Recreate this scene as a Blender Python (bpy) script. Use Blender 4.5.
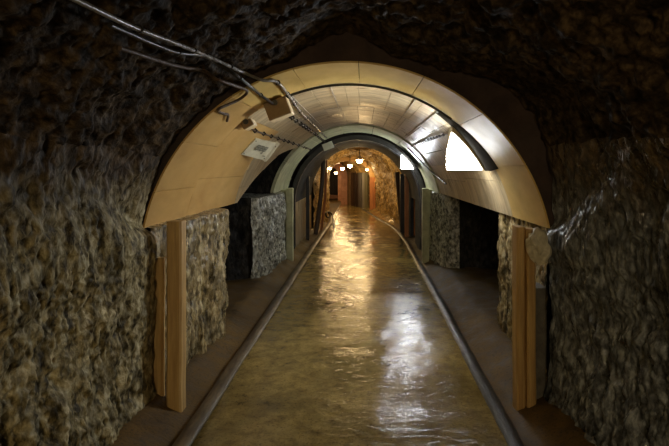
import bpy, bmesh, math, random
from mathutils import Vector, Matrix, noise

# ------------------------------------------------------------------ camera, world, exposure
scene = bpy.context.scene
for o in list(bpy.data.objects):
    bpy.data.objects.remove(o)
COL = scene.collection
F, VX, VY, EYE = 520.0, 363.0, 168.0, 1.6          # focal length (px), vanishing point, eye height
cam_d = bpy.data.cameras.new('camera')
cam = bpy.data.objects.new('camera', cam_d)
COL.objects.link(cam)
cam.location = (0, 0, EYE)
cam.rotation_euler = (math.pi / 2, 0, 0)
cam_d.sensor_width = 36
cam_d.lens = F / 669 * 36
cam_d.shift_x = -(VX - 334.5) / 669
cam_d.shift_y = -(223 - VY) / 669
cam_d.clip_start = .02
scene.camera = cam

world = bpy.data.worlds.new('world')
scene.world = world
world.use_nodes = True
world.node_tree.nodes['Background'].inputs[0].default_value = (.9, .8, .65, 1)
world.node_tree.nodes['Background'].inputs[1].default_value = .006
scene.view_settings.view_transform = 'Standard'
scene.view_settings.look = 'None'
scene.view_settings.exposure = 0.0
scene.view_settings.gamma = 1
scene.view_settings.use_curve_mapping = False

FRONT_POWER = 13.0      # radiance of the front plates of the light boxes
PANEL_POWER = 105.0      # radiance of the cold light boxes
BULB_POWER = 20.0       # watts of each pendant bulb
R = math.radians


def at(px, py, y):
    """a photo pixel at depth y"""
    return Vector(((px - VX) / F * y, y, EYE - (py - VY) / F * y))


# ------------------------------------------------------------------ materials
def new_mat(name):
    m = bpy.data.materials.new(name)
    m.use_nodes = True
    nt = m.node_tree
    nt.nodes.clear()
    out = nt.nodes.new('ShaderNodeOutputMaterial')
    b = nt.nodes.new('ShaderNodeBsdfPrincipled')
    nt.links.new(b.outputs[0], out.inputs[0])
    return m, nt, b


def coords(nt, scale=(1, 1, 1), kind='Object'):
    tc = nt.nodes.new('ShaderNodeTexCoord')
    mp = nt.nodes.new('ShaderNodeMapping')
    mp.inputs['Scale'].default_value = scale
    nt.links.new(tc.outputs[kind], mp.inputs[0])
    return mp.outputs[0]


def noise_n(nt, vec, scale, detail=5, rough=.6, dist=0):
    n = nt.nodes.new('ShaderNodeTexNoise')
    n.inputs['Scale'].default_value = scale
    n.inputs['Detail'].default_value = detail
    n.inputs['Roughness'].default_value = rough
    n.inputs['Distortion'].default_value = dist
    nt.links.new(vec, n.inputs['Vector'])
    return n.outputs[0]


def voro(nt, vec, scale, feature='F1'):
    n = nt.nodes.new('ShaderNodeTexVoronoi')
    n.feature = feature
    n.inputs['Scale'].default_value = scale
    nt.links.new(vec, n.inputs['Vector'])
    return n.outputs['Distance']


def ramp(nt, fac, stops):
    r = nt.nodes.new('ShaderNodeValToRGB')
    el = r.color_ramp.elements
    while len(el) < len(stops):
        el.new(.5)
    for e, (p, c) in zip(el, stops):
        e.position = p
        e.color = (c, c, c, 1) if isinstance(c, (int, float)) else (*c, 1)
    nt.links.new(fac, r.inputs[0])
    return r.outputs[0]


def mixc(nt, fac, a, b, mode='MIX'):
    n = nt.nodes.new('ShaderNodeMix')
    n.data_type = 'RGBA'
    n.blend_type = mode
    for sock, v in ((n.inputs[0], fac), (n.inputs[6], a), (n.inputs[7], b)):
        if isinstance(v, (int, float)):
            sock.default_value = v
        elif isinstance(v, tuple):
            sock.default_value = (*v, 1)
        else:
            nt.links.new(v, sock)
    return n.outputs[2]


def mathn(nt, op, a, b):
    n = nt.nodes.new('ShaderNodeMath')
    n.operation = op
    for sock, v in ((n.inputs[0], a), (n.inputs[1], b)):
        if isinstance(v, (int, float)):
            sock.default_value = v
        else:
            nt.links.new(v, sock)
    return n.outputs[0]


def bump(nt, b, height, strength=.5, dist=.02):
    n = nt.nodes.new('ShaderNodeBump')
    n.inputs['Strength'].default_value = strength
    n.inputs['Distance'].default_value = dist
    nt.links.new(height, n.inputs['Height'])
    nt.links.new(n.outputs[0], b.inputs['Normal'])


def rock_mat(name, dark, mid, light, stretch=(1, 1, .45), wet=.5, bstr=.7, scale=5.0, bdist=.02, top=None):
    m, nt, b = new_mat(name)
    v = coords(nt, stretch)
    big = noise_n(nt, v, scale * .3, 4, .6, .4)
    fine = noise_n(nt, v, scale * 4.0, 4, .62, .3)
    mid_n = noise_n(nt, v, scale * 1.6, 4, .6, .4)
    pit = voro(nt, v, scale * 6)
    c1 = ramp(nt, fine, [(.36, dark), (.50, mid), (.64, light)])
    c2 = ramp(nt, big, [(.32, .6), (.62, 1.0)])
    c = mixc(nt, 1.0, c1, c2, 'MULTIPLY')
    c3 = ramp(nt, mid_n, [(.38, .38), (.50, 1.0)])
    c = mixc(nt, .85, c, c3, 'MULTIPLY')
    cav = ramp(nt, voro(nt, v, scale * 2.6), [(.10, .25), (.30, 1.0)])
    c = mixc(nt, .8, c, cav, 'MULTIPLY')
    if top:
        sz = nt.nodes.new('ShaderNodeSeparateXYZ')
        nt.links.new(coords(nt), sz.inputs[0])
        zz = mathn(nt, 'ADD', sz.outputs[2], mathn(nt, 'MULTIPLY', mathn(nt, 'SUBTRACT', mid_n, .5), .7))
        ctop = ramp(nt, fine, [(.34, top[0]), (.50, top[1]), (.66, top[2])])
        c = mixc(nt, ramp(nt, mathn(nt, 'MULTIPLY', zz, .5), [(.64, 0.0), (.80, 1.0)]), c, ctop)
    nt.links.new(c, b.inputs['Base Color'])
    wetn = noise_n(nt, v, scale * 3.1, 5, .65)
    rr = ramp(nt, wetn, [(.42, .62 - .48 * wet), (.62, .9 - .3 * wet)])
    nt.links.new(rr, b.inputs['Roughness'])
    b.inputs['Specular IOR Level'].default_value = .12 + .55 * wet
    pits = ramp(nt, pit, [(.05, 0.0), (.45, 1.0)])
    h = mathn(nt, 'ADD', fine, mathn(nt, 'ADD', mathn(nt, 'MULTIPLY', pits, .25), mathn(nt, 'ADD', mathn(nt, 'MULTIPLY', cav, .35), mathn(nt, 'MULTIPLY', mid_n, 1.2))))
    bump(nt, b, h, bstr, bdist)
    return m


def flat_mat(name, col, col2=None, rough=.6, metal=0, stretch=(1, 1, 1), scale=8, bstr=.2, spec=.5, lo=.35, hi=.65):
    m, nt, b = new_mat(name)
    v = coords(nt, stretch)
    n = noise_n(nt, v, scale, 7, .65, .3)
    col2 = col2 or tuple(x * .55 for x in col)
    c = ramp(nt, n, [(lo, col2), (hi, col)])
    nt.links.new(c, b.inputs['Base Color'])
    r2 = ramp(nt, noise_n(nt, v, scale * .6, 4), [(.3, max(.05, rough - .15)), (.7, min(1, rough + .12))])
    nt.links.new(r2, b.inputs['Roughness'])
    b.inputs['Metallic'].default_value = metal
    b.inputs['Specular IOR Level'].default_value = spec
    bump(nt, b, n, bstr, .01)
    return m


def glow_mat(name, col, strength):
    m, nt, b = new_mat(name)
    v = coords(nt)
    n = noise_n(nt, v, 3, 2)
    c = ramp(nt, n, [(0, tuple(x * .97 for x in col)), (1, col)])
    b.inputs['Base Color'].default_value = (.8, .8, .8, 1)
    nt.links.new(c, b.inputs['Emission Color'])
    b.inputs['Emission Strength'].default_value = strength
    return m


def floor_mat():
    m, nt, b = new_mat('wet_floor')
    v = coords(nt)
    big = noise_n(nt, v, 1.3, 5, .6, .5)
    med = noise_n(nt, v, 9, 7, .65, .3)
    fine = noise_n(nt, v, 60, 5, .7)
    c = ramp(nt, med, [(.3, (.16, .105, .026)), (.5, (.34, .24, .072)), (.72, (.48, .35, .12))])
    c2 = ramp(nt, big, [(.35, .55), (.65, 1.0)])
    c = mixc(nt, 1, c, c2, 'MULTIPLY')
    spots = ramp(nt, fine, [(.36, .30), (.47, 1.0)])
    c = mixc(nt, .8, c, spots, 'MULTIPLY')
    sx = nt.nodes.new('ShaderNodeSeparateXYZ')
    nt.links.new(v, sx.inputs[0])
    off = mathn(nt, 'ABSOLUTE', mathn(nt, 'ADD', sx.outputs[0], .06), 0)
    mud = ramp(nt, mathn(nt, 'ADD', off, mathn(nt, 'MULTIPLY', med, .10)), [(0, 0.0), (.98, 0.0), (1.0, 1.0)])
    c = mixc(nt, mud, c, (.42, .34, .26), 'MULTIPLY')
    nt.links.new(c, b.inputs['Base Color'])
    nt.links.new(mixc(nt, mud, ramp(nt, big, [(.35, .08), (.65, .26)]), ramp(nt, med, [(.35, .55), (.6, .85)])), b.inputs['Roughness'])
    b.inputs['Specular IOR Level'].default_value = .45
    ripple = noise_n(nt, coords(nt, (1, 1.6, 1)), 10, 5, .55, .8)
    h = mathn(nt, 'ADD', mathn(nt, 'MULTIPLY', ripple, .9), mathn(nt, 'MULTIPLY', fine, .12))
    bump(nt, b, h, .6, .010)
    return m


M = {}
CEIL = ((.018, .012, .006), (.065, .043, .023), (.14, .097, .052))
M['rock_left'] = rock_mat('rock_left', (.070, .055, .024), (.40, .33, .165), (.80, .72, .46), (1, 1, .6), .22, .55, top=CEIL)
M['rock_pillar'] = rock_mat('rock_pillar', (.08, .055, .02), (.34, .25, .11), (.66, .54, .30), (1, 1, .4), .8, .8)
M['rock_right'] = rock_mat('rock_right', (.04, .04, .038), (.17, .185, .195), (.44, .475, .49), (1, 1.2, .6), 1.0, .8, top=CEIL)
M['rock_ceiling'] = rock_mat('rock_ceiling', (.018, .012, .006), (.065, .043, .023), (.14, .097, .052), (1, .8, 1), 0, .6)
M['rock_pale'] = rock_mat('rock_pale', (.09, .085, .06), (.46, .44, .34), (.85, .83, .70), (1, 1, .7), .9, .8)
M['rock_shaded'] = rock_mat('rock_shaded', (.008, .006, .004), (.024, .019, .013), (.05, .042, .03), (1, 1, .5), .2)  # shade of the recesses put into the rock colour
M['rock_yellow'] = rock_mat('rock_yellow', (.16, .09, .025), (.42, .27, .085), (.68, .50, .22), (1, 1, .8), .4, .9)
M['collar'] = flat_mat('brown_clay', (.075, .045, .033), (.03, .018, .013), .85, scale=4, bstr=.4)
M['ochre'] = flat_mat('ochre_paint', (.66, .42, .14), (.50, .28, .08), .48, stretch=(1, .5, 1), scale=4, bstr=.12, lo=.3, hi=.68)
M['cream_ochre'] = flat_mat('cream_ochre_paint', (.76, .53, .17), (.58, .37, .10), .5, stretch=(1, .5, 1), scale=4, bstr=.12, lo=.3, hi=.68)
M['grey_sheet'] = flat_mat('grey_sheet', (.62, .50, .30), (.25, .18, .095), .40, stretch=(.8, 3.2, .8), scale=4, bstr=.25, lo=.32, hi=.68)
M['dark_sheet'] = flat_mat('dark_sheet', (.48, .43, .35), (.11, .092, .07), .38, stretch=(.8, 4, .8), scale=4, bstr=.3, lo=.35, hi=.66)
M['green_plaster'] = flat_mat('green_plaster', (.64, .64, .40), (.38, .38, .23), .5, scale=5, bstr=.2)
M['blue_grey'] = flat_mat('blue_grey_lining', (.075, .08, .085), (.04, .042, .045), .85, stretch=(1, .4, 1), scale=6, bstr=.2, spec=.15)
M['wood_ochre'] = flat_mat('ochre_wood', (.66, .44, .17), (.40, .23, .08), .5, stretch=(6, 6, .35), scale=5, bstr=.35)
M['wood_dark'] = flat_mat('dark_wood', (.13, .08, .045), (.05, .03, .018), .6, stretch=(6, 6, .4), scale=5, bstr=.4)
M['wood_orange'] = flat_mat('orange_wood', (.60, .25, .085), (.36, .13, .04), .6, stretch=(5, 5, .5), scale=4, bstr=.3)
M['grey_stone'] = flat_mat('grey_stone', (.17, .155, .13), (.07, .062, .05), .6, scale=14, bstr=.6)
M['black_steel'] = flat_mat('black_steel', (.022, .022, .024), (.010, .010, .011), .5, scale=20, bstr=.2)
M['rail_steel'] = flat_mat('rail_steel', (.16, .12, .07), (.06, .042, .022), .5, metal=0, stretch=(2, .6, 2), scale=9, bstr=.5)
M['rail_wet'] = flat_mat('wet_rail', (.035, .028, .018), (.015, .012, .008), .42, stretch=(2, .6, 2), scale=14, bstr=.8, spec=.5)
M['cream'] = flat_mat('cream_paint', (.82, .68, .42), (.62, .48, .27), .5, scale=10, bstr=.1)
M['brown_box'] = flat_mat('brown_box', (.30, .20, .10), (.22, .14, .07), .6, scale=10, bstr=.1)
M['white_card'] = flat_mat('white_card', (.66, .62, .46), (.50, .46, .32), .55, scale=6, bstr=.05)
M['blank_card'] = flat_mat('blank_card', (.92, .92, .88), (.85, .85, .80), .5, scale=6, bstr=.05)
M['ink'] = flat_mat('faded_ink', (.26, .25, .18), (.16, .15, .11), .7, scale=10, bstr=.05)
M['conduit'] = flat_mat('grey_conduit', (.27, .25, .22), (.15, .14, .12), .3, scale=20, bstr=.1, spec=.7)
M['cable'] = flat_mat('black_cable', (.025, .023, .020), (.012, .011, .010), .4, scale=20, bstr=.1)
M['shadow_band'] = flat_mat('painted_shadow', (.030, .022, .010), (.018, .013, .006), .9, scale=10, bstr=.1, spec=.05)
M['rim'] = flat_mat('lamp_rim', (.55, .46, .28), (.42, .34, .19), .5, scale=10, bstr=.1)
M['shade'] = flat_mat('enamel_shade', (.85, .80, .68), (.7, .62, .5), .4, scale=10, bstr=.05)
M['panel_glow'] = glow_mat('cold_light', (.93, .97, 1.0), PANEL_POWER)
M['front_glow'] = glow_mat('cold_front', (.95, .98, 1.0), FRONT_POWER)
M['under_glow'] = glow_mat('cold_underside', (.95, .98, 1.0), 25.0)
M['bulb_glow'] = glow_mat('warm_light', (1.0, .72, .36), 60.0)
M['pink_plaster'] = flat_mat('pink_plaster', (.60, .30, .19), (.40, .18, .10), .6, scale=5, bstr=.2)
M['dark_door'] = flat_mat('dark_door', (.05, .028, .02), (.025, .015, .011), .6, stretch=(5, 5, .4), scale=5, bstr=.3)
M['door_grey'] = flat_mat('slate_boards', (.14, .13, .12), (.06, .055, .05), .6, stretch=(6, 6, .4), scale=5, bstr=.3)
M['door_pale'] = flat_mat('pale_boards', (.32, .31, .27), (.17, .16, .14), .6, stretch=(6, 6, .4), scale=5, bstr=.3)
M['board_green'] = flat_mat('moss_boards', (.20, .19, .10), (.09, .085, .045), .6, stretch=(6, 6, .4), scale=5, bstr=.3)
M['mortar'] = flat_mat('mortar', (.78, .72, .54), (.45, .40, .27), .6, scale=22, bstr=.6)
M['floor'] = floor_mat()


# ------------------------------------------------------------------ object helpers
def link(name, me, mat=None, parent=None):
    o = bpy.data.objects.new(name, me)
    COL.objects.link(o)
    if mat:
        me.materials.clear()
        me.materials.append(M[mat])
    if parent:
        o.parent = parent
    return o


def tag(o, label=None, cat=None, group=None, kind=None):
    if label:
        o['label'] = label
    if cat:
        o['category'] = cat
    if group:
        o['group'] = group
    if kind:
        o['kind'] = kind
    return o


def empty(name, loc, label, cat, group=None, kind=None):
    o = bpy.data.objects.new(name, None)
    o.empty_display_size = .1
    COL.objects.link(o)
    o.location = loc
    return tag(o, label, cat, group, kind)


def mesh(name, verts, faces, mat, parent=None, smooth=True, angle=40):
    me = bpy.data.meshes.new(name)
    off = parent.location if parent is not None else Vector((0, 0, 0))
    if parent is not None and parent.parent is not None:
        off = off + parent.parent.location
    me.from_pydata([Vector(v) - off for v in verts], [], faces)
    bm = bmesh.new()
    bm.from_mesh(me)
    bmesh.ops.recalc_face_normals(bm, faces=bm.faces)
    bm.to_mesh(me)
    bm.free()
    if smooth:
        me.polygons.foreach_set('use_smooth', [True] * len(me.polygons))
        me.set_sharp_from_angle(angle=R(angle))
    return link(name, me, mat, parent)


def box_vf(c, sx, sy, sz, ax=None, bev=.004):
    """bevelled box (chamfered top/bottom and sides) centred at c; ax: 3 axes"""
    ax = ax or (Vector((1, 0, 0)), Vector((0, 1, 0)), Vector((0, 0, 1)))
    bm = bmesh.new()
    bmesh.ops.create_cube(bm, size=1)
    for v in bm.verts:
        v.co = Vector((v.co.x * sx, v.co.y * sy, v.co.z * sz))
    if bev:
        bmesh.ops.bevel(bm, geom=bm.edges[:], offset=bev, segments=1, affect='EDGES')
    bm.verts.index_update()
    vs = [Vector(c) + ax[0] * v.co.x + ax[1] * v.co.y + ax[2] * v.co.z for v in bm.verts]
    fs = [[v.index for v in f.verts] for f in bm.faces]
    bm.free()
    return vs, fs


def box(name, c, sx, sy, sz, mat, parent=None, ax=None, bev=.004):
    v, f = box_vf(c, sx, sy, sz, ax, bev)
    return mesh(name, v, f, mat, parent, False)


def join(lst):
    V, Fc = [], []
    for v, f in lst:
        n = len(V)
        V += list(v)
        Fc += [[i + n for i in q] for q in f]
    return V, Fc


def smooth_pts(pts, n=6):
    """Catmull-Rom through pts"""
    P = [Vector(p) for p in pts]
    P = [P[0] * 2 - P[1]] + P + [P[-1] * 2 - P[-2]]
    out = []
    for i in range(1, len(P) - 2):
        for k in range(n):
            t = k / n
            a, b, c, d = P[i - 1], P[i], P[i + 1], P[i + 2]
            out.append(.5 * (2 * b + (c - a) * t + (2 * a - 5 * b + 4 * c - d) * t * t + (3 * b - a - 3 * c + d) * t ** 3))
    out.append(P[-2])
    return out


def tube_vf(pts, r, seg=8):
    V, Fc = [], []
    up = Vector((.13, .2, .97)).normalized()
    n = len(pts)
    for i, p in enumerate(pts):
        t = (pts[min(i + 1, n - 1)] - pts[max(i - 1, 0)]).normalized()
        a = t.cross(up)
        if a.length < .05:
            a = t.cross(Vector((1, 0, 0)))
        a.normalize()
        b = t.cross(a)
        for k in range(seg):
            an = 2 * math.pi * k / seg
            V.append(p + (a * math.cos(an) + b * math.sin(an)) * r)
    for i in range(n - 1):
        for k in range(seg):
            k2 = (k + 1) % seg
            Fc.append((i * seg + k, i * seg + k2, (i + 1) * seg + k2, (i + 1) * seg + k))
    Fc.append(tuple(range(seg)))
    Fc.append(tuple((n - 1) * seg + k for k in range(seg)))
    return V, Fc


def tube(name, pts, r, mat, parent=None, seg=8, n=6):
    v, f = tube_vf(smooth_pts(pts, n) if n else [Vector(p) for p in pts], r, seg)
    return mesh(name, v, f, mat, parent, True, 60)


def lathe_vf(c, prof, seg=16):
    V, Fc = [], []
    for (r, z) in prof:
        for k in range(seg):
            a = 2 * math.pi * k / seg
            V.append(Vector(c) + Vector((r * math.cos(a), r * math.sin(a), z)))
    for i in range(len(prof) - 1):
        for k in range(seg):
            k2 = (k + 1) % seg
            Fc.append((i * seg + k, i * seg + k2, (i + 1) * seg + k2, (i + 1) * seg + k))
    return V, Fc


def interp(tab, x):
    if x <= tab[0][0]:
        return tab[0][1]
    for (a, va), (b, vb) in zip(tab, tab[1:]):
        if x <= b:
            t = (x - a) / (b - a)
            return va + (vb - va) * t
    return tab[-1][1]


# ------------------------------------------------------------------ rock
def rough(p, stretch=(1, 1, 1), amp=.1, seed=0.0, pick=.5):
    q = Vector((p.x * stretch[0] + seed, p.y * stretch[1] + seed * .7, p.z * stretch[2] - seed))
    a = noise.fractal(q * 1.6, 1.0, 2.0, 3)
    b = 1 - abs(noise.noise(q * 5.0 + Vector((3.1, 0, 0)))) * 2
    c = noise.fractal(q * 9.0, .9, 2.1, 3)
    d = abs(noise.noise(q * 17.0))
    return amp * (.75 * a + .32 * pick * b + .28 * c + .22 * pick * d)


def pits(p, sc, st, seed):
    q = Vector((p.x * st[0], p.y * st[1], p.z * st[2])) * sc + Vector((seed, -seed, seed))
    d = noise.voronoi(q)[0]
    return max(0.0, 1 - d[0] / .55) ** 1.2


def chiselled(p):        # pocked by picks: many small upright pits
    w = noise.noise(p * 2.3 + Vector((5, 1, 0)))
    k = max(0, min(1, .55 + w))
    return .030 * k * pits(p, 15, (.6, 1, .5), 2.0) + .016 * pits(p, 34, (.6, 1, .6), 7.0) + .010 * noise.fractal(p * 30, .8, 2, 3)


def dripping(p):         # flowstone: narrow wavy upright runnels
    q = Vector((p.x, p.y + .03 * noise.noise(p * 6), p.z * .35))
    return .014 * noise.fractal(q * 26, .9, 2, 3) + .012 * abs(noise.noise(q * 40)) + .010 * pits(p, 26, (.6, 1, .5), 4.0)


def craggy(p):           # broken beds running along the passage
    q = Vector((p.x, p.y * .55, p.z))
    return .030 * abs(noise.noise(q * 9)) + .020 * noise.fractal(q * 20, .9, 2, 3) + .02 * pits(p, 9, (1, .6, 1), 1.0)


def near_detail(p):
    if p.y < 1.2:
        return 0
    t = max(0, min(1, (p.z - 1.45) / .5))
    a_ = 0 if t == 1 else (chiselled(p) if p.x < 0 else dripping(p))
    return a_ * (1 - t) + (craggy(p) * t if t > 0 else 0)


def rock_patch(name, fn, nu, nv, mat, amp=.1, stretch=(1, 1, 1), seed=0.0, pick=.5, parent=None, fade=None, detail=None):
    """fn(u,v) -> (point, outward direction); displaced outwards by rough noise"""
    V, Fc = [], []
    for i in range(nu + 1):
        for j in range(nv + 1):
            p, nrm = fn(i / nu, j / nv)
            k = fade(p) if fade else 1.0
            V.append(p + nrm * (rough(p, stretch, amp, seed, pick) * k + (detail(p) * k if detail else 0)))
    for i in range(nu):
        for j in range(nv):
            a = i * (nv + 1) + j
            Fc.append((a, a + 1, a + nv + 2, a + nv + 1))
    return mesh(name, V, Fc, mat, parent, True, 70)


# ------------------------------------------------------------------ vault geometry
VCX, VCZ, VR = -.11, .935, 1.36           # centre and radius of the lined vault
Y0 = 3.44                                 # its mouth


def vpt(th, y, r=VR, cx=VCX, cz=VCZ):
    return Vector((cx + r * math.cos(R(th)), y, cz + r * math.sin(R(th))))


def on_vault(px, py, r=VR, cx=VCX, cz=VCZ):
    """where the ray through a pixel meets the vault"""
    dx, dz = (px - VX) / F, -(py - VY) / F
    ox, oz = -cx, EYE - cz
    A = dx * dx + dz * dz
    B = 2 * (ox * dx + oz * dz)
    C = ox * ox + oz * oz - r * r
    y = (-B + math.sqrt(B * B - 4 * A * C)) / (2 * A)
    return Vector((dx * y, y, EYE + dz * y))


def shell_vf(t0, t1, ya, yb, r=VR, th=.03, cx=VCX, cz=VCZ, segs=8, gap=.0035):
    """curved panel; ya/yb numbers or functions of angle; small joint all round"""
    fa = ya if callable(ya) else (lambda t: ya)
    fb = yb if callable(yb) else (lambda t: yb)
    g = math.degrees(gap / r)
    t0 += g
    t1 -= g
    V, Fc = [], []
    for i in range(segs + 1):
        t = t0 + (t1 - t0) * i / segs
        a, b = fa(t) + gap, fb(t) - gap
        V += [vpt(t, a, r, cx, cz), vpt(t, b, r, cx, cz), vpt(t, b, r + th, cx, cz), vpt(t, a, r + th, cx, cz)]
    for i in range(segs):
        p, q = i * 4, i * 4 + 4
        for k in range(4):
            k2 = (k + 1) % 4
            Fc.append((p + k, p + k2, q + k2, q + k))
    Fc.append((0, 1, 2, 3))
    e = segs * 4
    Fc.append((e, e + 1, e + 2, e + 3))
    return V, Fc


# ------------------------------------------------------------------ STRUCTURE: floor
def right_rail_x(y):
    return interp([(-9, .88), (3, .88), (6, .92), (11, .95), (13, .90), (14.3, .80), (16, .52), (19.3, .12), (21, -.1), (30, -1.4)], y)


def left_rail_x(y):
    return interp([(-9, -1.03), (3, -1.03), (11, -1.0), (15.3, -.94), (18, -1.1), (21, -1.6), (30, -2.6)], y)


def floor_h(x, y):
    l, r = left_rail_x(y), right_rail_x(y)
    n = noise.fractal(Vector((x * 2.2, y * 1.8, 0)), 1, 2, 3)
    n2 = noise.fractal(Vector((x * 9, y * 7, 4)), 1, 2, 2)
    h = .010 * n + .004 * n2
    if x < l or x > r:
        d = (l - x) if x < l else (x - r)
        h += -.03 * min(1, d / .12) + .02 * n + .012 * n2
        if d > .08:
            h += .12 * min(1, (d - .08) / .26)
    return h


V, Fc = [], []
ys = [-8 + .08 * i for i in range(int(20 / .08))] + [12 + .16 * i for i in range(int(18 / .16))]
xs = [-3.3 + .055 * i for i in range(int(6 / .055))]
for y in ys:
    for x in xs:
        V.append((x, y, floor_h(x, y)))
nx = len(xs)
for i in range(len(ys) - 1):
    for j in range(nx - 1):
        a = i * nx + j
        Fc.append((a, a + 1, a + nx + 1, a + nx))
fl = tag(mesh('floor', V, Fc, 'floor', None, True, 80), 'wet uneven brown concrete tunnel floor with glossy patches', 'floor', kind='structure')

# ------------------------------------------------------------------ STRUCTURE: rough rock passage around the viewer
edge_px = [(143, 226), (150, 195), (168, 152), (208, 106), (285, 66), (325, 40), (347, 30), (392, 56), (442, 72), (500, 84), (532, 116), (547, 160), (553, 236)]
mouth = []
for (px, py) in edge_px:
    p = at(px, py, 3.42)
    mouth.append((math.degrees(math.atan2(p.z - VCZ, p.x - VCX)), math.hypot(p.x - VCX, p.z - VCZ)))
mouth.sort()
XL, XR = -1.33, 1.19


def near_profile(s, y):
    """s 0..1 left floor -> right floor; point and outward direction"""
    k = max(0, min(1, (y - 2.3) / 1.1))
    if s < .28:
        h = (s / .28) * 1.16 - .06
        x = XL - (.10 * (1 - k)) - .04 * math.sin(h * 2.4)
        return Vector((x, y, h)), Vector((-1, 0, 0))
    if s > .72:
        h = ((1 - s) / .28) * 1.16 - .06
        x = XR + (.12 * (1 - k)) + .05 * math.sin(h * 2.8)
        return Vector((x, y, h)), Vector((1, 0, 0))
    t = (s - .28) / .44
    th = 170.6 + (9.6 - 170.6) * t
    rm = interp(mouth, th)
    rg = 1.47 + .08 * math.sin(R(th))
    r = rg + (rm - rg) * k
    # blend to the straight walls
    bwid = .16 * (1 - k) + .018 * k
    w = max(0, 1 - min(t, 1 - t) / bwid)
    side = 0
    if t < .5:
        xw = XL - .10 * (1 - k) - .04 * math.sin(1.1 * 2.4)
        side = (VCX - xw) / abs(math.cos(R(170.6)))
    else:
        xw = XR + .12 * (1 - k) + .05 * math.sin(1.1 * 2.8)
        side = (xw - VCX) / abs(math.cos(R(9.6)))
    if w > 0:
        w = w * w * (3 - 2 * w)
        r = r + (side - r) * w
    return vpt(th, y, r), Vector((math.cos(R(th)), 0, math.sin(R(th))))


def near_fn(s0, s1, yb):
    def fn(u, v):
        y = -6 + 7.3 * v / .12 if v < .12 else 1.3 + (yb - 1.3) * (v - .12) / .88
        return near_profile(s0 + (s1 - s0) * u, y)
    return fn


def mouth_fade(p):
    return .55 + .45 * max(0, min(1, (3.4 - p.y) / .6)) if p.y > 2.8 else 1


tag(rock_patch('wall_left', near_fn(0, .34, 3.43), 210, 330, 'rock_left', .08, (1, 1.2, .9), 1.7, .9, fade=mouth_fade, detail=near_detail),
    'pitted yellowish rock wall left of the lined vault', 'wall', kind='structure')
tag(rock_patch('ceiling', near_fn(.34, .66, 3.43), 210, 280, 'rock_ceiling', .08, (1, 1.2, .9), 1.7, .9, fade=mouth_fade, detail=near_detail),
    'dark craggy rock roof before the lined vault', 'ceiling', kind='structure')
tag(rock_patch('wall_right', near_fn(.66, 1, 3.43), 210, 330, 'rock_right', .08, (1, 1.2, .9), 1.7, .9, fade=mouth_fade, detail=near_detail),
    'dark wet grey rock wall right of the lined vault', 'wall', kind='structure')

# brown clay face between rock and vault
V, Fc = [], []
N = 48
for i in range(N + 1):
    th = 4 + 172 * i / N
    for j, r in enumerate((VR + .010, VR + .18, VR + .55)):
        p = vpt(th, 3.47, r)
        p.y += .02 * noise.noise(p * 4) + (0, -.02, -.05)[j]
        V.append(p)
for i in range(N):
    for j in range(2):
        a = i * 3 + j
        Fc.append((a, a + 1, a + 4, a + 3))
tag(mesh('trim_1', V, Fc, 'collar'), 'smooth dark brown clay face around the mouth of the vault', 'clay face', kind='structure')

# ------------------------------------------------------------------ STRUCTURE: side walls below the vault
def plan_wall(path, h0, h1, back, side):
    """vertical wall over a plan path, turning outwards into a ledge on top"""
    P = smooth_pts([Vector((x, y, 0)) for x, y in path], 4)
    L = [0]
    for a, b in zip(P, P[1:]):
        L.append(L[-1] + (b - a).length)

    def fn(u, v):
        d = u * L[-1]
        for i in range(len(P) - 1):
            if d <= L[i + 1] or i == len(P) - 2:
                t = (d - L[i]) / max(1e-6, L[i + 1] - L[i])
                p = P[i].lerp(P[i + 1], t)
                tg = (P[i + 1] - P[i]).normalized()
                break
        nrm = Vector((tg.y, -tg.x, 0)) * side
        if v < .82:
            return Vector((p.x, p.y, h0 + (h1 - h0) * v / .82)), nrm
        w = (v - .82) / .18
        return Vector((p.x, p.y, h1 + .01 * w)) + Vector((side, 0, 0)) * (back * w), (nrm * (1 - w) + Vector((0, 0, .3)) * w)
    return fn


pl = [(-1.33, 3.46), (-1.31, 4.1), (-1.31, 5.0), (-1.46, 5.22), (-1.9, 5.3)]
tag(rock_patch('wall_left', plan_wall(pl, -.08, 1.20, .25, -1), 150, 110, 'rock_pillar', .09, (1.3, 1.3, .45), 5.2, 1.0, detail=chiselled),
    'ribbed ochre rock pillar behind the left orange post', 'wall', kind='structure')
pa = [(-1.9, 5.3), (-2.4, 5.36), (-2.85, 5.8), (-2.75, 6.5), (-2.3, 6.9), (-1.8, 6.92), (-1.5, 6.98)]
tag(rock_patch('wall_left', plan_wall(pa, -.08, 1.20, .9, -1), 80, 50, 'rock_shaded', .10, (1.3, 1.3, .7), 5.2, 1.0),
    'rock alcove with painted-in shade in the left wall behind the ochre pillar', 'alcove', kind='structure')
pl2 = [(-1.5, 6.98), (-1.40, 7.1), (-1.34, 7.5), (-1.32, 8.0), (-1.32, 8.95)]
tag(rock_patch('wall_left', plan_wall(pl2, -.08, 1.19, 1.3, -1), 110, 90, 'rock_pale', .08, (1.2, 1.2, .6), 8.2, 1.0, detail=chiselled),
    'pale glistening rock wall between the dark left alcove and green plaster arch', 'wall', kind='structure')
pr = [(1.18, 3.46), (1.24, 4.0), (1.24, 4.85), (1.4, 5.05), (1.8, 5.12)]
tag(rock_patch('wall_right', plan_wall(pr, -.08, 1.2, .3, 1), 150, 110, 'rock_pillar', .09, (1.3, 1.3, .45), 11.2, 1.0, detail=chiselled),
    'ribbed brown rock pillar behind the right ochre post', 'wall', kind='structure')
pa2 = [(1.8, 5.12), (2.2, 5.2), (2.35, 5.7), (2.35, 6.8), (2.0, 7.7), (1.45, 7.82)]
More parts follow.
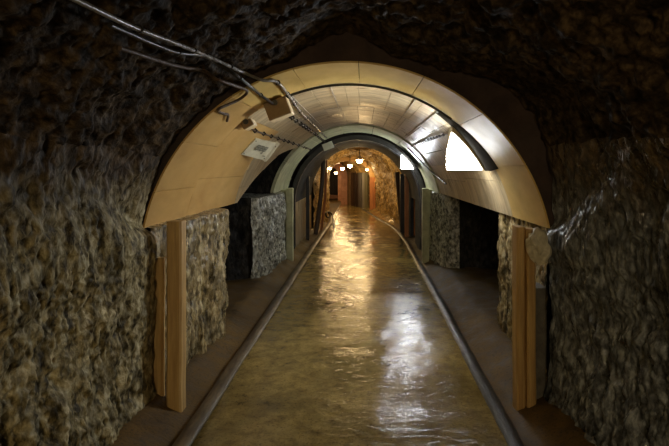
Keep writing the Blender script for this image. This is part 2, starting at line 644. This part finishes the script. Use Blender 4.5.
tag(rock_patch('wall_right', plan_wall(pa2, -.08, 1.2, .6, 1), 80, 50, 'rock_shaded', .10, (1.3, 1.3, .7), 11.2, 1.0),
    'rock alcove with painted-in shade in the right wall behind the brown pillar', 'alcove', kind='structure')
pr2 = [(1.45, 7.82), (1.27, 7.87), (1.20, 8.1), (1.16, 8.5), (1.13, 8.95)]
tag(rock_patch('wall_right', plan_wall(pr2, -.08, 1.2, .6, 1), 100, 90, 'rock_pale', .08, (1.2, 1.2, .7), 14.2, 1.0, detail=chiselled),
    'pale knobbly rock wall between the dark right alcove and green plaster arch', 'wall', kind='structure')


def dark_chamber(u, v):
    # upper left alcove chamber: wraps y 5.0 -> 8.3, roof at the top
    per = [(-1.50, 5.0), (-2.7, 4.95), (-2.95, 6.5), (-2.8, 8.4), (-1.9, 8.5)]
    d = u * 4
    i = min(3, int(d))
    a, b = Vector(per[i]), Vector(per[i + 1])
    p = a.lerp(b, d - i)
    c = Vector((-2.1, 6.65))
    if v < .75:
        h = .9 + 1.5 * v / .75
        return Vector((p.x, p.y, h)), Vector((p.x - c.x, p.y - c.y, 0)).normalized()
    w = (v - .75) / .25
    q = p.lerp(c, w)
    return Vector((q.x, q.y, 2.4 + .1 * w)), Vector((0, 0, 1))


tag(rock_patch('ceiling', dark_chamber, 60, 40, 'rock_shaded', .12, (1, 1, 1), 3.3, .6),
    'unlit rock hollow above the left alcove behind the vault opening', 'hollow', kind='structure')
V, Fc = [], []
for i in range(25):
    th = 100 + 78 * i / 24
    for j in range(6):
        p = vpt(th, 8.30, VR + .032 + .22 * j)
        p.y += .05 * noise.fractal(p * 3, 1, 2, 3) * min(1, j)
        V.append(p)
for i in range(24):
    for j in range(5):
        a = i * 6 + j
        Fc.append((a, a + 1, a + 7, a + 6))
tag(mesh('wall_left', V, Fc, 'rock_shaded'), 'unlit rock face behind the opening in the left haunch of the vault', 'wall', kind='structure')
tag(rock_patch('ceiling', lambda u, v: (Vector((1.3 + 1.5 * u, 4.2 + 4.0 * v, 1.24 + .05 * u)), Vector((0, 0, 1))), 24, 40, 'rock_shaded', .04, (1, 1, 1), 6.3, .6),
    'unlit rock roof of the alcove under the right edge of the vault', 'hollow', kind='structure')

# ------------------------------------------------------------------ THING: lined vault, ochre ring then grey sheets
vault = empty('vault_lining', (VCX, Y0, 1.2), 'barrel vault lining of ochre front ring and grey sheets over the wet floor', 'vault')
SP_R, SP_L = 11.2, 168.8


def zn(t):      # near edge of the side opening in the left haunch
    return interp([(134.5, 8.19), (136.5, 7.8), (141, 7.3), (151, 6.9), (162, 6.34), (170, 5.9)], t)


ringA = [SP_R, 30, 48.6, 68, 86.6, 105, 123.5, 142, 158, SP_L]
for a, b in zip(ringA, ringA[1:]):
    v, f = shell_vf(a, b, Y0 - .01, 4.25, th=.012, gap=.0022)
    mesh('panel', v, f, 'ochre' if a > 120 else 'cream_ochre', vault)
ringB = [SP_R, 24, 38, 51, 63, 75, 87, 92, 104, 116, 128, 141, 155, SP_L]
for i, (a, b) in enumerate(zip(ringB, ringB[1:])):
    v, f = shell_vf(a, b, 4.25, 5.85, th=.03, r=VR + .002 * (i % 2), gap=.0015)
    mesh('panel', v, f, 'ochre' if a > 126 else 'grey_sheet', vault)
tcut = 134.5
ringC = [SP_R, 22, 31, 40, 48, 56, 64, 72, 80, 88, 96, 104, 112, 120, 127, tcut, 143, 152, 161, SP_L]
for i, (a, b) in enumerate(zip(ringC, ringC[1:])):
    far = zn if a >= tcut - .1 else 8.25
    v, f = shell_vf(a, b, 5.85, far, th=.03, r=VR + .004 * (i % 2), segs=6, gap=.002)
    mesh('panel', v, f, 'dark_sheet' if 30 < a < 120 else 'grey_sheet', vault)
# raised seams running lengthwise
for t in (47, 57, 66, 97, 111):
    v, f = shell_vf(t - .35, t + .35, 4.3, 8.2, th=.012, r=VR - .010, segs=1)
    mesh('seam_strip', v, f, 'dark_sheet', vault)

# ------------------------------------------------------------------ THING: green plaster arch
ga = empty('plaster_arch', (VCX, 8.25, 0), 'pale green plaster arch band on slim legs behind the grey vault', 'arch')
gb = [SP_R, 34, 56, 78, 101, 123, 146, SP_L]
for a, b in zip(gb, gb[1:]):
    v, f = shell_vf(a, b, 8.25, 9.85, r=VR - .02, th=.05)
    mesh('arch_segment', v, f, 'green_plaster', ga)
for px, y in ((290, 8.9), (425.5, 8.9)):
    x = at(px, 0, y).x
    box('leg', (x, y, .60), .11, .12, 1.30, 'green_plaster', ga)
    box('side_wall', (x + (.12 if x > 0 else -.12), 9.4, .60), .10, .9, 1.25, 'green_plaster', ga)

# ------------------------------------------------------------------ THING: black steel rib (hoop) at 9.9
def hoop(name, y, r, cx, cz, w, d, mat, label, cat='arch rib', top_seg=28, parent=None):
    """inverted-U rib: legs to the floor and a half ring"""
    path = [Vector((cx - r, y, 0)), Vector((cx - r, y, cz * .5)), ]
    for i in range(top_seg + 1):
        path.append(vpt(180 - 180 * i / top_seg, y, r, cx, cz))
    path += [Vector((cx + r, y, cz * .5)), Vector((cx + r, y, 0))]
    V, Fc = [], []
    c = Vector((cx, y, cz))
    for p in path:
        n = (p - c)
        n.z = max(n.z, 0)
        n.normalize()
        for dr, dy in ((-w / 2, -d / 2), (w / 2, -d / 2), (w / 2, d / 2), (-w / 2, d / 2)):
            V.append(p + n * dr + Vector((0, dy, 0)))
    for i in range(len(path) - 1):
        for k in range(4):
            k2 = (k + 1) % 4
            Fc.append((i * 4 + k, i * 4 + k2, i * 4 + 4 + k2, i * 4 + 4 + k))
    Fc += [(0, 1, 2, 3), tuple(len(V) - 4 + k for k in range(4))]
    o = mesh(name, V, Fc, mat, parent, True, 30)
    if label:
        tag(o, label, cat)
    return o


hoop('steel_rib', 9.95, 1.25, -.09, .93, .09, .16, 'black_steel', 'black steel arch rib just inside the green plaster arch')

# ------------------------------------------------------------------ THING: blue-grey lined bay beyond the rib
bay = empty('bay_lining', (-.1, 10.05, 0), 'blue grey lined bay beyond the black arch rib', 'vault')
EC = -.10
eb = [0, 22, 45, 67, 90, 112, 135, 158, 180]
for a, b in zip(eb, eb[1:]):
    v, f = shell_vf(a, b, 10.03, 13.2, r=1.20, cx=EC, cz=.93, th=.04, segs=6)
    mesh('arch_segment', v, f, 'blue_grey', bay)
for s in (-1, 1):
    for (y0, y1) in ((10.05, 11.0), (11.0, 12.0), (12.0, 13.15)):
        if s > 0 and y0 == 11.0:
            continue
        box('wall_panel', (EC + s * 1.23, (y0 + y1) / 2, .45), .06, y1 - y0 - .01, .96, 'blue_grey' if s > 0 else 'grey_sheet', bay)
box('niche_back', (EC + 1.9, 11.5, .47), .05, 1.3, .96, 'dark_door', bay)
for y in (11.0, 12.0):
    box('niche_cheek', (EC + 1.58, y, .47), .62, .05, .96, 'wood_orange', bay)
box('niche_roof', (EC + 1.58, 11.5, .96), .68, 1.1, .05, 'dark_door', bay)
o = box('niche_post', (EC + 1.12, 12.15, .72), .09, .09, 1.5, 'wood_orange')
tag(o, 'orange wooden post at the right side of the blue grey bay', 'post')
o = box('steel_post', (EC + 1.08, 12.9, .72), .12, .14, 1.46, 'black_steel')
tag(o, 'dark upright beside the orange post in the blue grey bay', 'post')
o = box('steel_post', (EC - 1.10, 11.3, .70), .07, .10, 1.44, 'black_steel')
tag(o, 'thin black upright on the left wall of the blue grey bay', 'post')
# ------------------------------------------------------------------ STRUCTURE: far yellow rock passage
LT = [(13.1, -1.25), (15.5, -1.08), (17.5, -1.15), (19.6, -1.6), (21, -2.1), (22.8, -2.5), (25, -2.7), (28.3, -2.9)]
RT = [(13.1, 1.12), (14.5, .96), (15.5, .86), (17.5, .62), (19.6, .42), (20.6, .22), (22.8, -.62), (25, -.95), (28.3, -1.2)]
HT = [(13, 2.16), (16, 2.12), (20, 2.0), (24, 1.85), (28.3, 1.8)]


def far_profile(s, y):
    l, r, h = interp(LT, y), interp(RT, y), interp(HT, y)
    c, hw = (l + r) / 2, (r - l) / 2
    hs = h - min(hw, 1.05) * .85
    if s < .25:
        return Vector((l, y, -.05 + (hs + .05) * s / .25)), Vector((-1, 0, 0))
    if s > .75:
        return Vector((r, y, -.05 + (hs + .05) * (1 - s) / .25)), Vector((1, 0, 0))
    th = math.pi * (1 - (s - .25) / .5)
    return Vector((c + hw * math.cos(th), y, hs + (h - hs) * math.sin(th))), Vector((math.cos(th), 0, math.sin(th)))


def far_fn(s0, s1, ya, yb):
    return lambda u, v: far_profile(s0 + (s1 - s0) * u, ya + (yb - ya) * v)


tag(rock_patch('wall_left', far_fn(0, .36, 13.15, 28.3), 40, 150, 'rock_yellow', .13, (1, 1, 1), 21, .9), 'lamp-lit yellow rock wall on the left of the far passage', 'wall', kind='structure')
tag(rock_patch('ceiling', far_fn(.36, .64, 13.15, 28.3), 40, 150, 'rock_yellow', .13, (1, 1, 1), 21, .9), 'lamp-lit yellow rock roof of the far passage', 'ceiling', kind='structure')
tag(rock_patch('wall_right', far_fn(.64, 1, 13.15, 28.3), 40, 150, 'rock_yellow', .13, (1, 1, 1), 21, .9), 'lamp-lit yellow rock wall on the right of the far passage', 'wall', kind='structure')
tag(box('wall_back', (-2, 28.4, 1.1), 4, .1, 2.4, 'collar', None), 'dark rock end of the far passage', 'wall', kind='structure')


# far portals (arched frames)
def portal(name, y, xl, xr, h, w, d, mat, label, seg=16, arch_mat=None):
    e = empty(name, ((xl + xr) / 2, y, 0), label, 'portal')
    c, hw = (xl + xr) / 2, (xr - xl) / 2
    hs = h - hw * .8
    for x in (xl, xr):
        box('leg', (x, y, hs / 2), w, d, hs, mat, e)
    V, Fc = [], []
    for i in range(seg + 1):
        t = math.pi * (1 - i / seg)
        for k, dy in ((-w / 2, -d / 2), (w / 2, -d / 2), (w / 2, d / 2), (-w / 2, d / 2)):
            V.append(Vector((c + (hw + k) * math.cos(t), y + dy, hs + (h - hs + k) * math.sin(t))))
    for i in range(seg):
        for k in range(4):
            k2 = (k + 1) % 4
            Fc.append((i * 4 + k, i * 4 + k2, i * 4 + 4 + k2, i * 4 + 4 + k))
    Fc += [(0, 1, 2, 3), tuple(len(V) - 4 + k for k in range(4))]
    mesh('arch', V, Fc, arch_mat or mat, e, True, 30)
    return e


portal('arch_portal', 19.7, -1.45, .36, 1.98, .22, .35, 'wood_orange', 'arched portal with orange legs at the bend of the far passage', 16, 'ochre')
portal('arch_portal', 22.9, -2.3, -.82, 1.84, .26, .4, 'pink_plaster', 'second orange-pink arched portal past the slate boards')
portal('arch_portal', 25.6, -2.35, -1.12, 1.80, .22, .4, 'pink_plaster', 'innermost pink arched portal framing the dark door')

# boards lining the wall at the bend
bw = empty('board_wall', (.0, 20.6, 0), 'row of upright boards on the right wall at the bend', 'boards')
a, b = Vector((.20, 20.3, 0)), Vector((-.66, 22.6, 0))
nb = 7
dirv = (b - a).normalized()
nrm = Vector((-dirv.y, dirv.x, 0))
for i in range(nb):
    c = a.lerp(b, (i + .5) / nb) - nrm * .02 * (i % 2)
    box('board', c + Vector((0, 0, .7)), (b - a).length / nb - .02, .05, 1.42, ('board_green', 'door_pale', 'door_grey', 'dark_door', 'dark_door', 'wood_dark', 'brown_box')[i], bw, (dirv, nrm, Vector((0, 0, 1))))

# dark door at the end
dd = empty('dark_door', (-1.66, 27.6, 0), 'dark plank door at the far end of the passage', 'door')
for i in range(5):
    box('plank', (-1.96 + i * .15, 27.6, .9), .142, .06, 1.5, 'dark_door', dd)
box('threshold', (-1.66, 27.4, .09), .9, .25, .18, 'pink_plaster', dd)

# old timber and posts on the left of the far passage
o = tube('timber_prop', [at(315.5, 235, 12.5), at(321, 195, 12.6), at(324, 157, 12.7)], .055, 'wood_dark', None, 8, 3)
tag(o, 'dark leaning timber prop at the left mouth of the yellow rock passage', 'prop')
o = tube('timber_prop', [at(321.5, 230, 13.4), at(325.2, 195, 13.5), at(326.3, 155, 13.5)], .035, 'wood_orange', None, 8, 3)
tag(o, 'slim orange timber prop just right of the dark leaning prop', 'prop')
o = tube('timber_prop', [at(402.5, 230, 13.5), at(400, 200, 13.5), at(397, 172, 13.5)], .07, 'wood_dark', None, 8, 3)
tag(o, 'dark timber prop at the right mouth of the yellow rock passage', 'prop')
o = tube('hose', [at(334, 228, 14.0), at(333.5, 221, 14.4), at(332, 215, 15.0), at(329, 212, 14.7), at(326, 213, 14.2), at(327, 217, 14.2), at(330, 216, 14.3), at(328.5, 212.5, 14.2)], .022, 'black_steel', None, 8, 6)
tag(o, 'dark hose curled against the left wall near the far timber prop', 'hose')

# ------------------------------------------------------------------ THINGS: rails
RAIL_PROF = [(-.062, -.04), (-.060, .002), (-.026, .012), (-.024, .024), (-.046, .030), (-.050, .046), (-.038, .058), (0, .063),
             (.038, .058), (.050, .046), (.046, .030), (.024, .024), (.026, .012), (.060, .002), (.062, -.04)]


def rail(label, fx, y0, y1, drop, mat):
    e_y = []
    y = y0
    while y < y1:
        e_y.append(y)
        y += .12 if y < 8 else .3
    V, Fc = [], []
    n = len(RAIL_PROF)
    for y in e_y:
        x = fx(y) + .006 * noise.noise(Vector((y * 1.3, 2, 0)))
        dz = drop + .006 * noise.noise(Vector((y * 1.1, 7, 0)))
        for (a, h) in RAIL_PROF:
            q = Vector((x + a, y, h + dz))
            k = noise.noise(q * 14) * .004
            V.append(q + Vector((k, 0, k)))
    for i in range(len(e_y) - 1):
        for k in range(n - 1):
            Fc.append((i * n + k, i * n + k + 1, (i + 1) * n + k + 1, (i + 1) * n + k))
    Fc += [tuple(range(n)), tuple((len(e_y) - 1) * n + k for k in range(n))]
    return tag(mesh('rail', V, Fc, mat, None, True, 50), label, 'rail', 'rails along the tunnel floor')


rail('worn steel rail along the left edge of the wet floor', left_rail_x, -6, 19, -.018, 'rail_steel')
rail('worn steel rail along the right edge of the wet floor', right_rail_x, -6, 20.5, -.044, 'rail_wet')

# ------------------------------------------------------------------ THINGS: posts at the vault mouth
def post(name, px0, px1, y, ztop, d, mat, label, bottom=-.04, lean=0.0):
    x0, x1 = at(px0, 0, y).x, at(px1, 0, y).x
    w = x1 - x0
    V, Fc = [], []
    K = 7
    for i in range(K + 1):
        z = bottom + (ztop - bottom) * i / K
        cx = (x0 + x1) / 2 + lean * (1 - i / K)
        jx = .006 * noise.noise(Vector((z * 3, px0, 0)))
        b = .012
        for (sx, sy) in ((-w / 2 + b, 0), (w / 2 - b, 0), (w / 2, b), (w / 2, d - b), (w / 2 - b, d), (-w / 2 + b, d), (-w / 2, d - b), (-w / 2, b)):
            V.append(Vector((cx + sx + jx, y + sy, z)))
    for i in range(K):
        for k in range(8):
            k2 = (k + 1) % 8
            Fc.append((i * 8 + k, i * 8 + k2, i * 8 + 8 + k2, i * 8 + 8 + k))
    Fc += [tuple(range(8)), tuple(K * 8 + k for k in range(8))]
    return tag(mesh(name, V, Fc, mat, None, True, 35), label, 'post')


post('timber_post', 166, 181, 3.40, 1.25, .11, 'wood_ochre', 'upright ochre timber post under the left foot of the vault')
post('timber_plank', 152, 163, 3.46, 1.0, .05, 'wood_ochre', 'narrow ochre plank standing just left of the left timber post')
rp = post('timber_post', 517, 526, 3.42, 1.21, .12, 'wood_ochre', 'upright ochre timber post under the right foot of the vault')
post('timber_post', 527.5, 536.5, 3.40, 1.20, .10, 'wood_ochre', 'ochre timber plank against the right side of the right post')
post('stone_post', 532, 547, 3.46, .80, .18, 'grey_stone', 'rough grey stone upright behind the right ochre post')

# lump of mortar at the right foot of the vault
bm = bmesh.new()
bmesh.ops.create_icosphere(bm, subdivisions=3, radius=.085)
bm.verts.index_update()
c = at(540, 246, 3.32)
vs = [c + Vector((v.co.x * .85, v.co.y * .7, v.co.z * 1.2)) * (1 + .5 * noise.fractal(v.co * 16, 1, 2, 3)) for v in bm.verts]
fs = [[v.index for v in f.verts] for f in bm.faces]
bm.free()
tag(mesh('mortar_lump', vs, fs, 'mortar'), 'pale crumbly mortar lump at the right foot of the vault', 'mortar')


# ------------------------------------------------------------------ THINGS: cold light boxes
def light_box(y, cx, r, label, width=.318, depth=.27, inset_=.055, front='front_glow'):
    """corner light: flat glowing plate towards the mouth, glowing flank towards the passage, curved edge along the vault"""
    cz = VCZ if r > 1.3 else .93
    zb = EYE - .005                           # bottom edge at eye level
    xr = cx + math.sqrt(r * r - (zb - cz) ** 2)

    def outline(inset, left, bot, yy):
        rr = r - inset
        t0 = math.asin((bot - cz) / rr)
        t1 = math.acos((left - cx) / rr)
        pts = [Vector((left, yy, bot))]
        n = 12
        for i in range(n + 1):
            t = t0 + (t1 - t0) * i / n
            pts.append(Vector((cx + rr * math.cos(t), yy, cz + rr * math.sin(t))))
        return pts

    def prism(name, inset, lf, bt, ya, yb, mat):
        a_, b_ = outline(inset, lf, bt, ya), outline(inset, lf, bt, yb)
        k = len(a_)
        return mesh(name, a_ + b_, [tuple(range(k)), tuple(range(k, 2 * k))] + [(i, (i + 1) % k, k + (i + 1) % k, k + i) for i in range(k)], mat, e, True, 30)
    e = empty('light_box', (xr - .2, y, zb), label, 'lamp')
    left = xr - width
    n = 14
    prism('front_plate', inset_, left, zb, y, y + .008, front)
    prism('housing', .004, left + .014, zb + .004, y + .009, y + depth, 'rim')
    # glowing flank, lower towards the back, and glowing underside
    h = math.sqrt((r - inset_ - .005) ** 2 - (left - cx) ** 2) + cz
    hb = zb + (h - zb) * .5
    q = [(y + .01, zb), (y + .01, h), (y + depth, hb), (y + depth, zb)]
    mesh('flank_diffuser', [Vector((left + dx, yy, zz)) for dx in (0, .010) for yy, zz in q],
         [(0, 1, 2, 3), (4, 5, 6, 7), (0, 1, 5, 4), (1, 2, 6, 5), (2, 3, 7, 6), (3, 0, 4, 7)], 'panel_glow', e, False)
    box('underside_diffuser', ((left + xr - .05) / 2, y + .012 + depth / 2, zb - .006), xr - .05 - left, depth - .01, .010, 'under_glow', e, None, .002)
    # pale curved rim and an added dark band standing for shadow on the vault, tapering to nothing at the top
    rim_i = outline(inset_ - .002, left, zb, y - .05)
    rim_o = outline(.012, left, zb, y - .05)
    rb_i = outline(inset_ - .002, left, zb, y + .012)
    rb_o = outline(.012, left, zb, y + .012)
    V = rim_i[1:] + rim_o[1:] + rb_o[1:] + rb_i[1:]
    m = n - 1
    Fc = []
    for i in range(m - 1):
        for k in range(4):
            k2 = (k + 1) % 4
            Fc.append((k * m + i, k * m + i + 1, k2 * m + i + 1, k2 * m + i))
    Fc += [(0, m, 2 * m, 3 * m), (m - 1, 2 * m - 1, 3 * m - 1, 4 * m - 1)]
    mesh('rim', V, Fc, 'rim', e, True, 30)
    V, Fc = [], []
    t0 = math.asin((zb - cz) / r)
    t1 = math.acos((left - cx) / r) + .12
    K = 16
    for i in range(K + 1):
        s = i / K
        t = t0 + (t1 - t0) * s
        d = .08 + .26 * (1 - s) ** .6                 # how far it reaches towards the mouth
        h = .012 + .030 * (1 - s)
        c_, s_ = math.cos(t), math.sin(t)
        for (rr, yy) in ((r - .002, y - .014), (r - h, y - .014), (r - h, y - d * .7), (r - .002, y - d)):
            V.append(Vector((cx + rr * c_, yy, cz + rr * s_)))
    for i in range(K):
        for k in range(4):
            k2 = (k + 1) % 4
            Fc.append((i * 4 + k, i * 4 + k2, i * 4 + 4 + k2, i * 4 + 4 + k))
    Fc += [(0, 1, 2, 3), tuple(K * 4 + k for k in range(4))]
    mesh('shadow_band', V, Fc, 'shadow_band', e, True, 40)
    return e


light_box(4.47, VCX, VR, 'large bright white light panel set in the right haunch of the near vault')
light_box(9.70, -.09, 1.27, 'smaller bright white light panel fixed in front of the black arch rib', .275, .14, .050, 'panel_glow')

# ------------------------------------------------------------------ THINGS: warm pendants
def pendant(px, py, y, label, w, ceil, p=None, power=BULB_POWER, soft=.08, tint=(1, .66, .30)):
    p = p or at(px, py, y)
    e = empty('pendant_lamp', p, label, 'lamp', 'warm lamps hanging in the far passage')
    k = w / .3
    prof = [(.010, .09), (.035, .085), (.05, .06), (.14, -.01), (.145, -.02), (.138, -.015), (.045, .05)]
    v, f = lathe_vf(p, [(r * k, z * k) for r, z in prof], 20)
    mesh('shade', v, f, 'shade', e, True, 50)
    bm = bmesh.new()
    bmesh.ops.create_uvsphere(bm, u_segments=14, v_segments=8, radius=.085 * k)
    bm.verts.index_update()
    vs = [p + Vector((v.co.x, v.co.y, v.co.z * 1.1 - .03 * k)) for v in bm.verts]
    fs = [[v.index for v in q.verts] for q in bm.faces]
    bm.free()
    mesh('bulb', vs, fs, 'bulb_glow', e)
    tube('cord', [p + Vector((0, 0, .085 * k)), p + Vector((0, 0, ceil))], .012, 'cable', e, 6, 1)
    ld = bpy.data.lights.new('glow', 'POINT')
    ld.energy = power * k
    ld.color = tint
    ld.shadow_soft_size = soft
    lo = bpy.data.objects.new('glow', ld)
    COL.objects.link(lo)
    lo.parent = e
    lo.location = (0, 0, -.16 * k)


pendant(359.5, 159, 14.6, 'largest warm pendant lamp hanging from the yellow rock roof', .3, .38)
pendant(350, 164.5, 17.6, 'second warm pendant lamp behind the largest one', .28, .42)
pendant(342.5, 167.5, 20.6, 'third warm pendant lamp deeper in the bend', .26, .42)
pendant(336, 172, 24.2, 'farthest warm pendant lamp before the dark door', .24, .5)
pendant(329.5, 167, 15.6, 'small warm lamp close to the left rock wall', .2, .3)
pendant(367, 169, 19.0, 'small warm lamp by the right leg of the orange portal', .16, .3)

pendant(0, 0, 0, 'warm pendant lamp on the rock roof of the near passage', .34, .35, Vector((-.1, -2.8, 2.12)), 135, .22, (1, .78, .46))

# ------------------------------------------------------------------ THINGS: boxes, sign, card
def frame_at(th):
    """axes of something sitting square on the vault at angle th"""
    rad = Vector((math.cos(R(th)), 0, math.sin(R(th))))
    tan = Vector((-rad.z, 0, rad.x)) * -1
    return tan, Vector((0, 1, 0)), rad


def junction(name, px, py, y, roll, w, h, d, label):
    p = at(px, py, y)
    ca, sa = math.cos(R(roll)), math.sin(R(roll))
    ax = (Vector((ca, 0, sa)), Vector((0, 1, 0)), Vector((-sa, 0, ca)))
    e = empty(name, p, label, 'junction box')
    box('body', p + ax[1] * (d / 2), w, d, h, 'cream', e, ax, .006)
    box('lid', p - ax[1] * .006, w * .97, .016, h * .97, 'brown_box', e, ax, .004)  # front face coloured brown for its shade, the lit sides stay cream
    v, f = tube_vf([p - ax[1] * .03 + ax[2] * (h * .32), p + ax[2] * (h * .32)], .022, 10)
    mesh('cable_gland', v, f, 'cable', e)
    return e


junction('junction_box', 277.5, 108.5, 4.12, 21, .19, .145, .17, 'large cream junction box with its shaded face painted brown on the vault, where the black cable hoop starts')
junction('junction_box', 247.5, 124, 4.25, 30, .095, .06, .14, 'small cream junction box left of the large one on the vault')
o = box('wall_clip', at(236, 121, 4.2), .10, .03, .035, 'black_steel', None, frame_at(131))
tag(o, 'dark flat bracket on the vault beside the small junction box', 'bracket')

# sign board
A, B, C, D = at(241, 154.6, 5.15), at(256, 138.8, 5.15), at(276, 143.6, 5.5), at(264, 160.2, 5.5)
sg = empty('sign_board', A, 'tilted pale sign board with faded dark lettering on the left haunch', 'sign')
n_ = (D - A).cross(B - A).normalized()
if n_.y > 0:
    n_ = -n_
mesh('board', [A, B, C, D] + [q - n_ * .02 for q in (A, B, C, D)], [(0, 1, 2, 3), (4, 5, 6, 7), (0, 1, 5, 4), (1, 2, 6, 5), (2, 3, 7, 6), (3, 0, 4, 7)], 'white_card', sg, False)


def sp(u, v, k=.0015):
    return A + (D - A) * u + (B - A) * v + n_ * k


# faded lettering: strokes of three worn block characters
strokes = []
for cu in (.34, .50, .66):
    for (u0, v0, u1, v1) in ((-.06, .72, .06, .72), (-.06, .60, .06, .60), (-.05, .48, .05, .48), (-.055, .46, -.055, .74), (.055, .46, .055, .74), (0, .40, 0, .76)):
        strokes.append((cu + u0, v0, cu + u1, v1))
strokes += [(.62, .34, .70, .34), (.66, .28, .66, .40), (.78, .22, .90, .22)]
lv = []
for (u0, v0, u1, v1) in strokes:
    wv = .032
    if abs(u1 - u0) > abs(v1 - v0):
        q = [sp(u0, v0 - wv), sp(u1, v1 - wv), sp(u1, v1 + wv), sp(u0, v0 + wv)]
    else:
        q = [sp(u0 - .018, v0), sp(u0 + .018, v0), sp(u1 + .018, v1), sp(u1 - .018, v1)]
    lv.append((q, [(0, 1, 2, 3)]))
v, f = join(lv)
tag(mesh('lettering', v, f, 'ink', sg, False), kind='stuff')
for u, v_ in ((.06, .9), (.06, .1), (.94, .9), (.94, .1)):
    box('screw', sp(u, v_, .003), .012, .012, .012, 'black_steel', sg)
# batten behind the right end of the board
A2, B2 = at(264, 161, 5.56), at(278, 142.5, 5.56)
ba = (B2 - A2).normalized()
bo = box('batten', (A2 + B2) / 2, .05, .06, (B2 - A2).length, 'white_card', None, (ba.cross(Vector((0, 1, 0))), Vector((0, 1, 0)), ba))
tag(bo, 'pale batten holding the right end of the sign board', 'batten')

cd = at(328, 146, 9.75)
o = box('white_card', cd, .20, .012, .13, 'blank_card', None, (Vector((.93, 0, .36)), Vector((0, 1, 0)), Vector((-.36, 0, .93))))
tag(o, 'blank white card on the black arch rib at the top left', 'card')

# ------------------------------------------------------------------ THINGS: cables
def vault_line(pix, r=VR - .02):
    return [on_vault(px, py, r) for px, py in pix]


def surf(px, py, r=VR - .018, ymouth=3.40):
    p = on_vault(px, py, r)
    return p if p.y >= Y0 - .03 else at(px, py, ymouth)


def ties(parent, pts, every, size, mat='cable'):
    P = smooth_pts(pts, 8)
    acc = 0
    for a, b in zip(P, P[1:]):
        acc += (b - a).length
        if acc > every:
            acc = 0
            c = (a + b) / 2
            rad = Vector((c.x - VCX, 0, c.z - VCZ)).normalized()
            t = (b - a).normalized()
            s = t.cross(rad).normalized()
            box('cable_tie', c, size, .014, size * .8, mat, parent, (s, t, rad), .002)


def near_ceiling(px, py, off=.07, tries=60):
    """ray through a pixel against the undisplaced near rock, pulled in a little"""
    y = 3.38
    while y > .6:
        p = at(px, py, y)
        r = math.hypot(p.x - VCX, p.z - VCZ)
        if r < 1.47 + .08 * math.sin(math.atan2(p.z - VCZ, p.x - VCX)) - off:
            return p
        y -= .02
    return at(px, py, y)


def cable(label, pts, r, mat, tie=None, size=.03):
    e = empty('cable', pts[0], label, 'cable')
    tube('sheath', pts, r, mat, e, 8, 8)
    if tie:
        ties(e, pts, tie, size)
    return e


c1 = [near_ceiling(60, -8), near_ceiling(131, 26), near_ceiling(170, 41), near_ceiling(205, 55), near_ceiling(240, 71, .10)] + \
     [surf(262, 80), surf(277, 82)] + vault_line([(290, 97), (301, 112.5), (314, 125.5), (327, 138)])
cable('shiny grey conduit from the dark rock roof over the vault, longest of the cables', c1, .011, 'conduit', .5, .032)
c2 = [near_ceiling(110, 25), near_ceiling(172, 51), near_ceiling(200, 55), near_ceiling(214, 61), at(241, 79, 3.10), surf(258, 93), at(272.5, 103.5, 4.07)]
cable('dark cable entering the face of the large junction box', c2, .011, 'cable', .6, .03)
c3 = [near_ceiling(120, 48), near_ceiling(173, 65), near_ceiling(204, 71), at(216, 79, 2.95), at(233, 85, 3.10), surf(247, 91), surf(240, 99), surf(228, 104.5), surf(218, 109.5), surf(222, 113), surf(228, 115), surf(227, 121)]
cable('brown cable looping back at the vault mouth left of the junction boxes', c3, .010, 'wood_dark')
hoop_pts = [vpt(t, 4.25, VR - .013) for t in range(118, 51, -6)]
cable('black cable hooped over the vault from junction box to light panel', hoop_pts, .011, 'cable')
c5 = [at(290, 114, 4.30)] + vault_line([(292, 117.5), (303, 125.5), (314, 133), (325, 142)])
cable('black tied cable leaving the back of the large junction box', c5, .011, 'cable', .28, .045)
c6 = [at(250, 127.5, 4.42)] + vault_line([(256, 131), (275, 137.5), (292, 143), (311, 149.5)])
cable('thin tied cable leaving the back of the small junction box', c6, .009, 'wood_dark', .35, .04)
c7 = vault_line([(447, 134), (436, 137), (424, 141), (410, 147)])
cable('short black tied cable behind the large light panel', c7, .006, 'cable', .16, .026)
cable('slack cable along the right haunch below the light panel', vault_line([(446, 184), (432, 172), (420, 160), (408, 148)]), .012, 'cable')
